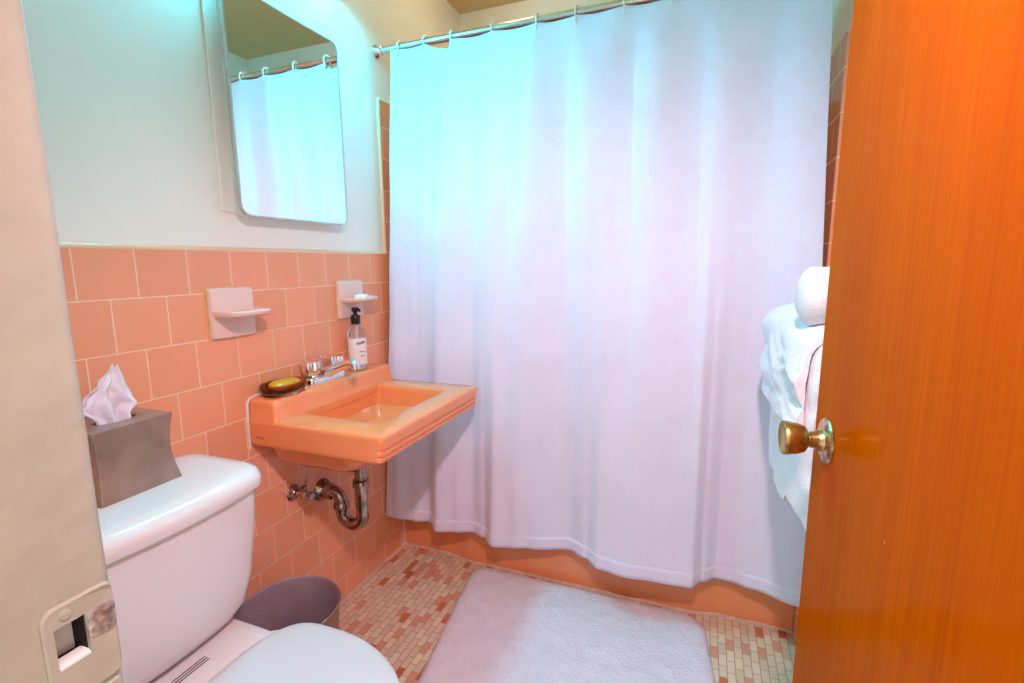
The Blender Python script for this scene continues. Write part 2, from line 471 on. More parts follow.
# ------------------------------------------------------------------ curtain rod, rings, curtain
RZ, RY = 2.041, -.03
rod = thing('shower_curtain_rod', 'brushed steel shower curtain rod spanning above the tub', 'curtain rod', (W/2, RY, RZ))
bm = bmesh.new(); tube(bm, [(-W/2+.006, 0, 0), (W/2-.006, 0, 0)], .0125, 18); obj('rod', bm, M['rod'], rod)
for s in (-1, 1):
    bm = bmesh.new(); e = s*W/2
    lathe(bm, [(.026, e), (.026, e-s*.004), (.021, e-s*.010), (.016, e-s*.016), (.0155, e-s*.030), (.0135, e-s*.031)], 24, (0, 0, 0), 'x')
    obj('rod_flange', bm, M['chrome'], rod)
ring_x = [.112, .223, .328, .493, .649, .784, .941, 1.08, 1.20, 1.31, 1.40, 1.47]
def cz_top(x):  # sag of the top hem between rings
    z = 2.027
    xs_ = [.075]+ring_x+[1.5]
    for a, b in zip(ring_x, ring_x[1:]):
        if a <= x <= b:
            t = (x-a)/(b-a); s = 4*t*(1-t)
            z -= s*(.006 if (b-a) > .12 else .004)
            if a == .223: z -= max(0, .030*min(1, t*1.2)) if t < .93 else .030*(1-t)/.07
    return z
# crease positions (valley lines of the laundered folds)
def lerp_list(L, x):
    if x <= L[0][0]: return L[0][1]
    for (a, ya), (b, yb) in zip(L, L[1:]):
        if x <= b:
            t = (x-a)/(b-a); t = t*t*(3-2*t); return ya+(yb-ya)*t
    return L[-1][1]
BOT = [(0, -.135), (.05, -.125), (.12, -.092), (.18, -.070), (.25, -.128), (.32, -.105), (.39, -.078), (.44, -.095), (.5, -.142), (.57, -.122), (.64, -.104), (.784, -.066), (.85, -.10), (.91, -.147), (1.0, -.160), (1.10, -.146), (1.215, -.136), (1.25, -.085), (1.296, -.050), (1.34, -.052), (1.40, -.075), (1.53, -.122), (1.56, -.125)]
VAL = [-.02, .12, .19, .37, .515, .735, .965, 1.18, 1.388, 1.60]
def saw(x):
    for a, b in zip(VAL, VAL[1:]):
        if a <= x < b:
            t = (x-a)/(b-a); wd = b-a
            amp = min(.030, wd*.14)
            pk = .34
            s = math.sin(PI/2*t/pk) if t < pk else .5+.5*math.cos(PI*((t-pk)/(1-pk))**.9)
            return amp*s
    return 0
def curtain():
    bm = bmesh.new(); nx, nz = 420, 150; rows = []
    for j in range(nz+1):
        v = j/nz
        row = []
        for i in range(nx+1):
            u = i/nx
            x = u*1.53
            # drift: left edge .075 top -> .012 bottom; right 1.497 top -> 1.54 bottom
            xl = lerp_list([(0, .079), (.25, .052), (.5, .038), (.75, .024), (1, .0135)], v); xr = 1.497+.046*min(1, v*1.5)
            X = xl+(xr-xl)*u
            xt = .075+(1.497-.075)*u
            zt = cz_top(xt); zb = .170+.003*math.sin(x*9)+.03*max(0, 1-x/.12)
            z = zt+(zb-zt)*v
            top_y = RY-.017+.002*math.cos(2*PI*xt/.14)-saw(x)*.5*min(1, v*8)
            mid = -.036-saw(x)*.72-.003*math.sin(x*13+1)*v
            bot = lerp_list(BOT, X)
            fold = math.exp(-((xt-.305)/.014)**2)*.012*max(0, 1-v*6)
            a = min(1, v*5); yy = top_y*(1-a)+mid*a
            b = v**1.7
            yy = yy*(1-b)+(bot-.25*saw(x)*0)*b - saw(x)*.25*b*(1-b)
            yy += .0022*noise.noise(Vector((x*5, z*4, 3)))+.0012*noise.noise(Vector((x*17+z*6, z*15, 9)))-fold
            row.append(bm.verts.new((X, yy, z)))
        rows.append(row)
    for a, b in zip(rows, rows[1:]):
        for i in range(nx): bm.faces.new((a[i], a[i+1], b[i+1], b[i]))
    return bm, rows
bm, rows = curtain()
ct = thing('shower_curtain', 'long white waffle-weave shower curtain hanging in front of the tub', 'shower curtain', (W/2, RY, .16))
shift(bm, (W/2, RY, .16))
cc = obj('curtain_cloth', bm, M['curtain'], ct, True, 180); solid(cc, .0012, 0)
# hems (a doubled strip at top and bottom)
def strip(v0, v1, off):
    b2, rr = curtain(); keep = [[(v.co.copy()) for v in rr[j]] for j in range(int(v0*150), int(v1*150)+1)]
    b2.free(); b3 = bmesh.new()
    R = [[b3.verts.new(Vector((p.x, p.y+off, p.z))-Vector((W/2, RY, .16))) for p in r] for r in keep]
    for a, b in zip(R, R[1:]):
        for i in range(len(a)-1): b3.faces.new((a[i], a[i+1], b[i+1], b[i]))
    return b3
solid(obj('bottom_hem', strip(.975, 1.0, -.0009), M['curtain'], ct, True, 180), .0012, 0)
ring_labels = {}
def ring(i, x):
    t = thing('curtain_ring', 'white plastic curtain ring, number %d' % i, 'curtain ring', (x, RY, RZ), 'curtain rings on the shower rod')
    return t
rb = bmesh.new()
pts = arc((0, 0, -.001), .0205, math.radians(-50), math.radians(215), 22, (0, -1, 0), (0, 0, 1))
pts = [Vector((0, -.012, -.036)), Vector((0, .002, -.028))]+pts[::-1]+[Vector((0, -.0205, -.022)), Vector((0, -.0225, -.032)), Vector((0, -.019, -.038)), Vector((0, -.014, -.037))]
tube(rb, pts, .0031, 8)
words = ['beside the wall flange', 'second from the sink wall', 'at the sagging gap in the curtain', 'fourth from the sink wall', 'fifth from the sink wall', 'sixth from the sink wall', 'seventh from the sink wall']
proto = None
for i, x in enumerate(ring_x):
    lab = 'white plastic curtain ring on the rod, '+(words[i] if i < len(words) else ['fourth from the towel wall', 'third from the towel wall', 'second from the towel wall', 'closest to the towel wall', 'last at the towel wall'][i-7])
    if proto is None:
        proto = obj('curtain_ring', rb, M['ring']); o = proto
    else:
        o = proto.copy(); COL.objects.link(o)
    o.location = (x, RY, RZ); o.rotation_euler = (0, 0, random.uniform(-.3, .3))
    tag(o, lab, 'curtain ring', 'curtain rings on the shower rod')

# ------------------------------------------------------------------ mirror cabinet
MY0, MY1, MZ0, MZ1, MX = -.738, -.309, 1.372, 1.958, .05
cab = thing('medicine_cabinet', 'wall-mounted medicine cabinet with rounded metal-framed mirror above the sink', 'medicine cabinet', (0, (MY0+MY1)/2, MZ0))
c0 = (0, (MY0+MY1)/2, MZ0)
bev(obj('cabinet_body', shift(B(.001, MX-.010, -.715, MY1-.02, MZ0+.006, MZ1-.01), c0), M['wall'], cab, False), .002, 2)
bm = bmesh.new(); box(bm, .0005, .006, -.757, MY1+.02, MZ0+.012, MZ1+.03)
shift(bm, c0); bev(obj('mounting_flange', bm, M['wall'], cab, False), .004, 3)
def mirror_loop(i, x, r): return [Vector((x, p.x, p.y))-Vector(c0) for p in rrect(MY0+i, MY1-i, MZ0+i, MZ1-i, r, 0, 10)]
bm = bmesh.new()
loft(bm, [mirror_loop(.001, MX-.012, .032), mirror_loop(0, MX-.009, .032), mirror_loop(0, MX-.001, .032), mirror_loop(.0015, MX+.0015, .031), mirror_loop(.005, MX+.0015, .028), mirror_loop(.0065, MX-.001, .027)], True, False)
obj('mirror_frame', bm, M['frame'], cab)
bm = bmesh.new(); loft(bm, [mirror_loop(.006, MX-.003, .027), mirror_loop(.006, MX-.0008, .027)])
obj('mirror', bm, M['mirror'], cab, False)

# vanity light above the mirror (just above the frame of the photo)
lz = 2.17
lamp = thing('vanity_light', 'bluish-white fluorescent fitting on the wall above the mirror cabinet', 'light', (0, -.5, lz))
bev(obj('housing', B(.001, .14, -.24, .24, .045, .085), M['cover'], lamp, False), .004)
for s in (-1, 1):
    bev(obj('end_cap', B(.001, .14, s*.245-.008, s*.245+.008, -.03, .085), M['cover'], lamp, False), .004)
k = NT('fluorescent_tube'); k.b.inputs['Emission Color'].default_value = (.015, .74, 1, 1); k.b.inputs['Emission Strength'].default_value = 78
k.base((1, 1, 1, 1))
bm = B(.004, .13, -.236, .236, -.02, .044); bev(obj('diffuser', bm, k.m, lamp, False), .01)

# added warm fill for the dim bath alcove, shaped as a round ceiling fitting
cl_ = thing('alcove_fill_light', 'added warm fill lamp over the bath, shaped like a small round fitting', 'light', (.42, .24, H))
bm = bmesh.new(); lathe(bm, [(.075, -.001), (.078, -.012), (.070, -.02)], 32); obj('fill_base', bm, M['cover'], cl_)
k = NT('warm_fill_glow'); k.b.inputs['Emission Color'].default_value = (1, .74, .45, 1); k.b.inputs['Emission Strength'].default_value = 36
bm = bmesh.new(); lathe(bm, [(.066, -.021), (.064, -.04), (.052, -.056), (.03, -.066), (.003, -.069)], 32); obj('fill_diffuser', bm, k.m, cl_)

# ------------------------------------------------------------------ sink
SY0, SY1, SX, SZB, SZ, LZ = -.743, -.168, .468, .727, .805, .865
SC = (.0, (SY0+SY1)/2, SZB)
sink = thing('wall_sink', 'salmon orange rectangular wall-hung sink', 'sink', SC)
def sl(x0, x1, y0, y1, r, z): return [p-Vector(SC) for p in rrect(x0, x1, y0, y1, r, z, 8, 12)]
def sink_body():
    bm = bmesh.new(); loops = []
    X0 = -.012
    lv = [(.16, .03, .722), (.022, .006, .727), (.012, .002, .731), (.008, 0, .736), (.006, 0, .7445), (.0105, 0, .747), (.0105, 0, .749), (.005, 0, .752), (.004, 0, .7625), (.0085, 0, .765), (.0085, 0, .767), (.003, 0, .770), (.001, 0, .79), (0, 0, .798), (.0015, .0015, .8025), (.005, .005, .805)]
    for i, (fi, si, z) in enumerate(lv):
        L = sl(X0, SX-fi, SY0+si, SY1-si, .016 if i else .02, z)
        for p in L: p.x = max(p.x, .009)
        loops.append(L)
    # rim -> basin
    bx0, bx1, by0, by1 = .098, .388, -.645, -.262
    for ins, fr, r, z in ((0, 0, .026, .8045), (.003, .003, .025, .803), (.005, .005, .024, .798), (.007, .010, .024, .785), (.014, .060, .026, .70), (.020, .082, .032, .675), (.032, .098, .045, .664), (.07, .12, .03, .660), (.09, .13, .02, .659)):
        loops.append(sl(bx0+ins*.6, bx1-fr, by0+ins*1.3, by1-ins, r, z))
    loft(bm, loops)
    return bm
body = obj('basin', sink_body(), M['sink'], sink, True, 50)
# raised ledge at the wall
bm = bmesh.new()
lv = [(.004, 0, .78), (0, .0, .806), (.004, .004, .812), (.007, .006, .845), (.010, .008, .858), (.014, .012, .8635), (.022, .018, .865)]
loops = []
for fi, si, z in lv:
    L = sl(-.012, .112-fi, SY0+.001+si*1.2, SY1-.001-si*1.2, .012, z)
    for p in L: p.x = max(p.x, .009)
    loops.append(L)
loft(bm, loops)
obj('back_ledge', bm, M['sink'], sink, True, 50)
# bowl under the basin
bm = bmesh.new(); loops = []
for ins, z in ((0, .735), (.004, .71), (.014, .675), (.03, .655), (.07, .648)):
    loops.append(sl(.010+ins*.1, .335-ins, SY0+.040+ins, SY1-.06-ins*1.2, .05, z))
loft(bm, loops); obj('underside_bowl', bm, M['sink'], sink, True, 60)
# wall caulk
bm = bmesh.new()
q = [(.009, SY0-.002, .715), (.010, SY0-.002, .80), (.010, SY0+.001, .850), (.010, SY0+.010, .865), (.010, SY0+.03, .8675), (.010, SY1-.03, .8675), (.010, SY1, .85)]
tube(bm, [Vector(p)-Vector(SC) for p in q], .0038, 8); cl = obj('caulk_bead', bm, M['porc'], sink); cl['label'] = 'white caulk bead around the sink back'
bm = bmesh.new(); lathe(bm, [(.023, .6595), (.023, .6615), (.019, .662), (.017, .6605), (.004, .6605)], 24, tuple(Vector((.180, -.455, 0))-Vector(SC))); obj('drain', bm, M['chrome'], sink)
# small dark maker's mark on the left face of the basin (script squiggle)
bm = bmesh.new(); pts = []
for i in range(26):
    t = i/25; pts.append(Vector((.035+.030*t, SY0-.0004, .757+.0022*math.sin(t*22)-.004*t))-Vector(SC))
tube(bm, pts, .0007, 5); obj('maker_mark', bm, M['ink'], sink)

# faucet
FC = (.052, -.475, .865)
fa = thing('faucet', 'chrome two-handle faucet on the sink ledge', 'faucet', FC)
bm = bmesh.new(); loft(bm, [rrect(-.022+i, .024-i, -.082+i, .082-i, .018, z, 8, 3) for i, z in ((0, 0), (0, .014), (.003, .020), (.009, .0225))])
obj('base_plate', bm, M['chrome'], fa)
for s in (-1, 1):
    bm = bmesh.new(); lathe(bm, [(.017, .012), (.015, .020), (.011, .026), (.010, .032)], 20, (0, s*.052, 0))
    st = obj('handle_stem', bm, M['chrome'], fa)
    bm = bmesh.new(); loops = []
    for r, z in ((.012, .026), (.022, .030), (.0265, .036), (.0285, .060), (.025, .071), (.012, .075)):
        loops.append([Vector((r*(1+.12*math.cos(5*a))*math.cos(a), s*.055+r*(1+.12*math.cos(5*a))*math.sin(a), z)) for a in (2*PI*k_/40 for k_ in range(40))])
    loft(bm, loops); obj('handle', bm, M['chrome'], fa)
bm = bmesh.new()
pts = [(-.004, 0, .014), (.004, 0, .022), (.03, 0, .034), (.065, 0, .047), (.10, 0, .060), (.116, 0, .064), (.126, 0, .059), (.128, 0, .044)]
tube(bm, pts, [.022, .021, .0175, .0150, .0145, .0165, .0160, .0145], 18); obj('spout', bm, M['chrome'], fa)
bm = bmesh.new(); tube(bm, [(-.012, 0, .015), (-.012, 0, .074)], .0028, 10); lathe(bm, [(.0025, .072), (.0065, .076), (.0065, .082), (.003, .084)], 14, (-.012, 0, 0)); obj('lift_rod', bm, M['chrome'], fa)

# amber soap dish + soap
DC = (.062, -.655, .8655)
dish = thing('soap_dish', 'amber glass oval soap dish on the left end of the sink ledge', 'soap dish', DC)
def oval(a, b, z, n=36, e=2.4):
    L = []
    for i in range(n):
        t = 2*PI*i/n; c, s = math.cos(t), math.sin(t)
        L.append(Vector((a*math.copysign(abs(c)**(2/e), c), b*math.copysign(abs(s)**(2/e), s), z)))
    return L
bm = bmesh.new()
loft(bm, [oval(.036, .056, 0), oval(.041, .063, .002), oval(.045, .068, .014), oval(.0475, .071, .032), oval(.0477, .0713, .0340), oval(.0455, .069, .0340), oval(.042, .064, .016), oval(.034, .052, .006), oval(.01, .02, .0055)])
obj('glass_dish', bm, M['amber'], dish)
bm = bmesh.new(); loft(bm, [oval(.018, .028, .0), oval(.027, .042, .005), oval(.031, .049, .014), oval(.030, .048, .023), oval(.023, .039, .030), oval(.010, .022, .0325)])
o = obj('bar_soap', bm, M['soap'], None); o.location = (DC[0]-.001, DC[1]+.004, DC[2]+.0085); o.rotation_euler = (0, .03, -.05)
tag(o, 'yellow oval bar of soap in the amber dish', 'soap')

# lotion pump bottle
PC = (.050, -.300, .8655)
bt = thing('soap_pump_bottle', 'clear pump bottle with pink label and black pump on the sink', 'bottle', PC)
bt.scale = (1.18, 1.18, 1.42)
bm = bmesh.new(); lathe(bm, [(.0255, 0), (.0275, .003), (.0275, .086), (.0265, .096), (.021, .107), (.013, .113), (.0125, .120)], 32); obj('bottle', bm, M['clear'], bt)
bm = bmesh.new(); lathe(bm, [(.0255, .003), (.0255, .080)], 32); obj('liquid', bm, M['label'], bt)
bm = bmesh.new(); lathe(bm, [(.0279, .014), (.0279, .082)], 40, cap0=False, cap1=False); lb = obj('label', bm, M['label'], bt); lb.name = 'paper_label'
def text(s, size, loc, rot, mat, parent, name, ext=.0002):
    c = bpy.data.curves.new(name, 'FONT'); c.body = s; c.size = size; c.extrude = ext; c.align_x = 'CENTER'; c.align_y = 'CENTER'
    t = bpy.data.objects.new(name, c); COL.objects.link(t)
    bpy.context.view_layer.update(); dg = bpy.context.evaluated_depsgraph_get()
    me = bpy.data.meshes.new_from_object(t.evaluated_get(dg)); bpy.data.objects.remove(t)
    o = bpy.data.objects.new(name, me); COL.objects.link(o); me.materials.clear(); me.materials.append(mat)
    o.matrix_basis = Matrix.Translation(loc) @ rot; o.parent = parent
    return o
# print on the label: wrapped script strokes and fine lines
bm = bmesh.new()
ang0 = math.atan2(-1.739+.262, 1.211-.052)
def on_lab(a, z): return Vector((.0283*math.cos(ang0+a), .0283*math.sin(ang0+a), z))
tube(bm, [on_lab(-.05+.95*i/30, .068+.0040*math.sin(i*1.25)+.004*i/30) for i in range(31)], .0007, 5)
obj('label_script', bm, M['ink'], bt); bm = bmesh.new()
tube(bm, [on_lab(.25+.55*i/20, .048+.0012*math.sin(i*2.1)) for i in range(21)], .0006, 5)
obj('label_line', bm, M['ink'], bt); bm = bmesh.new()
tube(bm, [on_lab(.30+.45*i/20, .037+.0012*math.sin(i*2.4)) for i in range(21)], .0006, 5)
obj('label_line', bm, M['ink'], bt)
bm = bmesh.new(); lathe(bm, [(.004, .02), (.004, .112)], 10); obj('dip_tube', bm, M['ring'], bt)
bm = bmesh.new(); lathe(bm, [(.0135, .116), (.0142, .118), (.0142, .136), (.0125, .139), (.006, .140), (.006, .150)], 24)
lathe(bm, [(.0085, .147), (.011, .149), (.011, .156), (.008, .158)], 20)
tube(bm, [(0, 0, .153), (.018, -.006, .153), (.024, -.008, .150)], [.0055, .0045, .0035], 10)
obj('pump', bm, M['black'], bt)

# ------------------------------------------------------------------ plumbing under the sink
pl = thing('drain_trap', 'tarnished chrome P-trap under the sink', 'pipe', (.0, -.478, .47))
P0 = Vector((0, -.478, .47))
def pp(*ps): return [Vector(p)-P0 for p in ps]
ty = -.468; tx = .168
bm = bmesh.new(); tube(bm, pp((tx, ty, .64), (tx, ty, .515)), .019, 20); 
lathe(bm, [(.020, .612), (.026, .616), (.026, .632), (.022, .636)], 20, tuple(Vector((tx, ty, 0))-P0)); obj('tailpiece', bm, M['oldchrome'], pl)
# U bend heading from tailpiece back toward wall flange (which sits at y=-.48)
wall_p = Vector((.008, -.478, .472)); dirw = (Vector((wall_p.x, wall_p.y, 0))-Vector((tx, ty, 0))).normalized()
R1 = .042; c = Vector((tx, ty, .405))+dirw*R1
path = [Vector((tx, ty, .52)), Vector((tx, ty, .46))]+arc(c, R1, 0, -PI, 16, -dirw, (0, 0, 1))
e = Vector((tx, ty, 0))+dirw*2*R1
R2 = .034; c2 = Vector((e.x, e.y, .438))+dirw*R2
path += arc(c2, R2, 0, PI/2, 10, -dirw, (0, 0, 1))
path += [Vector((wall_p.x+.004, wall_p.y, .472))]
bm = bmesh.new(); tube(bm, [p-P0 for p in path], .0212, 22); obj('trap_bend', bm, M['oldchrome'], pl)
bm = bmesh.new(); lathe(bm, [(.0205, .505), (.0265, .508), (.0270, .522), (.0255, .526), (.0265, .528), (.020, .531)], 24, tuple(Vector((tx, ty, 0))-P0)); obj('slip_nut', bm, M['oldchrome'], pl)
bm = bmesh.new(); lathe(bm, [(.0215, .414), (.0265, .417), (.0265, .430), (.0240, .434), (.0240, .438), (.0215, .441)], 24, tuple(Vector((e.x, e.y, 0))-P0)); obj('slip_nut', bm, M['oldchrome'], pl)
bm = bmesh.new(); tube(bm, [P0*0+Vector((.036, .0, .002)), Vector((.056, .0, .002))], [.028, .028], 6); obj('slip_nut', bm, M['oldchrome'], pl)
bm = bmesh.new(); lathe(bm, [(.040, .0085), (.039, .012), (.032, .020), (.024, .026), (.022, .034)], 28, (0, 0, .002), 'x'); obj('wall_escutcheon', bm, M['oldchrome'], pl)
# pop-up pivot
bm = bmesh.new(); tube(bm, [Vector((tx, ty, .566))-P0, Vector((tx-.035, ty-.012, .568))-P0], [.011, .011], 12); tube(bm, [Vector((tx-.03, ty-.01, .568))-P0, Vector((tx-.11, ty-.035, .572))-P0], .003, 8)
tube(bm, [Vector((tx-.10, ty-.032, .560))-P0, Vector((tx-.10, ty-.032, .645))-P0], .0025, 8)
obj('popup_linkage', bm, M['oldchrome'], pl)

def stop_valve(y, z, label, top, side=1):
    v = thing('shutoff_valve', label, 'valve', (0, y, z), 'water shutoff valves under the sink')
    bm = bmesh.new(); lathe(bm, [(.027, .0085), (.027, .012), (.022, .017), (.012, .020), (.0105, .022)], 24, (0, 0, 0), 'x'); obj('escutcheon', bm, M['chrome'] if side < 0 else M['oldchrome'], v)
    bm = bmesh.new(); lathe(bm, [(.009, .018), (.009, .045), (.013, .047), (.014, .066), (.010, .070), (.006, .071), (.006, .082)], 18, (0, 0, 0), 'x'); obj('valve_body', bm, M['oldchrome'], v)
    bm = bmesh.new(); loops = []
    for r, x in ((.010, .079), (.017, .082), (.019, .088), (.017, .093), (.008, .095)):
        loops.append([Vector((x, r*(1+.16*math.cos(4*a))*math.cos(a), r*.72*(1+.16*math.cos(4*a))*math.sin(a))) for a in (2*PI*k_/32 for k_ in range(32))])
    loft(bm, loops); obj('valve_handle', bm, M['oldchrome'], v)
    bm = bmesh.new(); lathe(bm, [(.008, 0), (.008, .018), (.010, .019), (.010, .028), (.005, .030)], 14, (.055, 0, 0))
    tube(bm, [(.055, 0, .02), Vector(top)-Vector((0, y, z))], .0035, 10); obj('supply_tube', bm, M['oldchrome'], v)
stop_valve(-.604, .519, 'tarnished left shutoff valve with thin supply tube, nearest the toilet', (.075, -.555, .66))
stop_valve(-.428, .558, 'small dark shutoff valve partly hidden behind the drain tailpiece', (.060, -.43, .64))

# ------------------------------------------------------------------ wall soap holders
def holder(y, z, label):
    t = thing('wall_soap_holder', label, 'soap holder', (.008, y, z), 'ceramic soap holders on the tile wall')
    bm = bmesh.new()
    loft(bm, [[Vector((x, p.x, p.y)) for p in rrect(-.067+i, .067-i, -.068+i, .068-i, .008, 0, 5)] for x, i in ((0, 0), (.008, 0), (.0125, .0025), (.014, .007))])
    obj('back_plate', bm, M['ceramic'], t)
    bm = bmesh.new()
    loft(bm, [[Vector((x, p.x, p.y)) for p in rrect(-.070+i, .069-i, -.070+i, .070-i, .008, 0, 5)] for x, i in ((0, 0), (.0035, .0)) ]); g = obj('grout_edge', bm, M['grout'], t)
    bm = bmesh.new()
    # tray: rounded front with dished top
    def tl(s, zz, k=1.0):
        pts = []
        for i in range(25):
            a = -PI/2+PI*i/24
            cx, sy = math.cos(a), math.sin(a)
            pts.append(Vector((.012+(.088*s)*abs(cx)**.4, .0655*k*math.copysign(abs(sy)**.6, sy), zz)))
        return pts
    loft(bm, [tl(.86, -.008, .95), tl(.97, -.004, .99), tl(1, .001), tl(1, .006), tl(.97, .0085, .98), tl(.90, .0085, .93), tl(.82, .0035, .86), tl(.2, .0035, .5)])
    obj('tray', bm, M['ceramic'], t)
    return t
holder(-.763, 1.115, 'empty blush ceramic soap holder on the tiles above the amber soap dish')
holder(-.278, 1.118, 'blush ceramic soap holder carrying a white soap, above the pump bottle')
bm = bmesh.new(); loft(bm, [rrect(-.020+i, .020-i, -.036+i, .036-i, .006, z, 5) for i, z in ((.002, 0), (0, .002), (0, .008), (.003, .011))])
o = obj('wrapped_soap', bm, M['soapwhite']); o.location = (.064, -.278, 1.1235); o.rotation_euler = (0, 0, .5)
tag(o, 'small white wrapped soap on the right wall soap holder', 'soap')

# ------------------------------------------------------------------ toilet
TY = -1.136
toi = thing('toilet', 'white toilet with closed cover, tank against the tiled wall', 'toilet', (.2, TY, 0))
T0 = Vector((.2, TY, 0))
def tank_loop(x0, x1, hw, bow, z, r=.05, n=10):
    """back flat, front bowed, corners rounded"""
    pts = []
    out = rrect(x0, x1, -hw, hw, r, z, 8, 10)
    for p in out:
        t = max(0, (p.x-x0)/(x1-x0)); b = bow*(1-(p.y/hw)**2)
        pts.append(Vector((p.x+b*t**2, TY+p.y, z))-T0)
    return pts
bm = bmesh.new()
loft(bm, [tank_loop(.055, .225, .125, .010, .438, .05), tank_loop(.045, .240, .150, .014, .450, .05), tank_loop(.035, .252, .166, .018, .478, .045), tank_loop(.032, .258, .180, .02, .54, .04), tank_loop(.030, .266, .194, .022, .66, .038), tank_loop(.030, .268, .200, .022, .743, .038)])
tk = obj('tank', bm, M['porc'], toi)
bm = bmesh.new()
loft(bm, [tank_loop(.022, .270, .205, .024, .740, .04), tank_loop(.017, .277, .211, .026, .743, .042), tank_loop(.016, .279, .213, .027, .752, .045), tank_loop(.018, .277, .212, .027, .766, .045), tank_loop(.023, .271, .207, .026, .778, .045), tank_loop(.036, .257, .196, .024, .785, .045), tank_loop(.06, .232, .171, .018, .787, .045)])
obj('tank_lid', bm, M['porc'], toi)
def egg(z, s=1.0, x0=.33, x1=.745, hw=.186, dx=0.0):
    pts = []; n = 64
    cx = x0+.40*(x1-x0)
    for i in range(n):
        a = 2*PI*i/n; c, s_ = math.cos(a), math.sin(a)
        if c >= 0: x = cx+(x1-cx)*c; y = hw*s_*(1-.04*c)
        else:
            x = cx+(cx-x0)*math.copysign(abs(c)**.42, c); y = hw*math.copysign(abs(s_)**.62, s_)*(1+.16*c*abs(c))
        pts.append(Vector((cx+(x-cx)*s+dx, TY+y*s, z))-T0)
    return pts
bm = bmesh.new()
loft(bm, [egg(.0, .62, .18, .66, .15), egg(.02, .60, .18, .66, .15), egg(.12, .55, .2, .64, .15), egg(.22, .72, .2, .68, .165), egg(.32, .93, .24, .72, .178), egg(.375, 1, .25, .735, .182), egg(.392, .995, .25, .735, .182), egg(.394, .8, .25, .735, .18)])
obj('bowl', bm, M['porc'], toi)
bm = bmesh.new()
loft(bm, [[p-T0+Vector((0, TY, 0)) for p in rrect(.06+i, .36-i, -.13+i, .13-i, .03, z, 6, 3)] for i, z in ((.03, .25), (.01, .33), (.002, .40), (0, .418), (.003, .427), (.010, .430))])
obj('tank_deck', bm, M['porc'], toi)
bm = bmesh.new(); loft(bm, [egg(.395, .99), egg(.396, 1.0), egg(.408, 1.0), egg(.411, .985)]); obj('seat', bm, M['cover'], toi)
bm = bmesh.new(); loft(bm, [egg(.4115, .985), egg(.4125, .998), egg(.422, 1.0), egg(.428, .99), egg(.4315, .965), egg(.4325, .9), egg(.434, .5)]); obj('seat_cover', bm, M['cover'], toi)
for s in (-1,):
    bm = bmesh.new(); lathe(bm, [(.014, .43), (.014, .438), (.010, .442)], 16, tuple(Vector((.322, TY+s*.07, 0))-T0)); obj('hinge_cap', bm, M['cover'], toi)
# printed label on the deck
lb = bmesh.new()
for i in range(3): box(lb, .268+i*.007, .271+i*.007, -.05, .02, .4302, .4306)
for v in lb.verts: v.co += Vector((0, TY, 0))-T0
o = obj('deck_label', lb, M['ink'], toi, False)
bm = bmesh.new(); tube(bm, [Vector((.285, TY-.16, .68))-T0, Vector((.30, TY-.16, .68))-T0, Vector((.305, TY-.20, .672))-T0], [.009, .007, .006], 10)
obj('flush_lever', bm, M['chrome'], toi)

# tissue box
BX = Vector((.098, -1.126, .787))
tb_ = thing('tissue_box', 'bronze metal tissue box cover with flared sides on the toilet tank', 'tissue box', BX)
bm = bmesh.new(); loops = []
for i in range(13):
    t = i/12; z = .144*t
    f = .068+.005*(1-t)-.0085*math.sin(PI*t)
    g = .077+.002*(1-t)-.0085*math.sin(PI*t)
    loops.append(rrect(-f, f-.006, -g, g, .0035, z, 3, 1))
t2 = rrect(-.064, .058, -.073, .073, .003, .1445, 3, 1)
loops.append(t2)
loft(bm, loops)
bx = obj('box_cover', bm, M['bronze'], tb_, True, 35)
cu = bmesh.new(); lathe(cu, [(.001, .130), (.034, .130), (.034, .16), (.001, .16)], 32)
for v in cu.verts: v.co.x *= .62; v.co.y *= 1.15
boolean(bx, cu)
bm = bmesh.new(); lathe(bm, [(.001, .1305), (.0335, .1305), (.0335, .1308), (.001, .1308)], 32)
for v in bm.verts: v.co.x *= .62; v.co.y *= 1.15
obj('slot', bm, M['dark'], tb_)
# the tissue: pleated fan
bm = bmesh.new(); rws = []
nh, nu = 30, 44
for j in range(nh+1):
    v = j/nh; row = []
    lo = lerp_list([(0, -.014), (.2, -.034), (.46, -.062), (.6, -.050), (.8, -.020), (1, .006)], v)
    hi = lerp_list([(0, .020), (.25, .032), (.42, .052), (.5, .046), (.75, .030), (1, .018)], v)
    for i in range(nu+1):
        u = i/nu
        y = lo+(hi-lo)*u
        z = .124+v*.132-.020*abs(u-.5)*(1-v)+.004*math.sin(u*9+v*5)
        x = .011*math.sin(u*15+v*2.5)*(.4+.6*math.sin(PI*min(1, v*1.1)))*(1.1-v)+.006*math.sin(u*29+1)*(1-v)+.009*noise.noise(Vector((u*5, v*5, 2)))+.006*v
        row.append(bm.verts.new((x, y, z)))
    rws.append(row)
for a, b in zip(rws, rws[1:]):
    for i in range(nu): bm.faces.new((a[i], a[i+1], b[i+1], b[i]))
ts = obj('tissue', bm, M['tissue'], None, True, 180); ts.location = BX+Vector((-.004, -.002, 0)); solid(ts, .0008)
tag(ts, 'white tissue sticking up out of the bronze box', 'tissue')

# ------------------------------------------------------------------ waste bin
o = thing('waste_bin', 'round mauve-grey metal waste bin between toilet and tiled wall', 'waste bin', (.150, -.785, 0))
bm = bmesh.new(); lathe(bm, [(.108, .001), (.112, .003), (.137, .270), (.140, .276), (.1405, .280), (.138, .282)], 48, cap1=False); obj('outer_wall', bm, M['bin_out'], o)
bm = bmesh.new(); lathe(bm, [(.138, .282), (.1355, .280), (.134, .274), (.110, .008), (.02, .007)], 48, cap0=False); obj('inner_wall', bm, M['bin_in'], o)

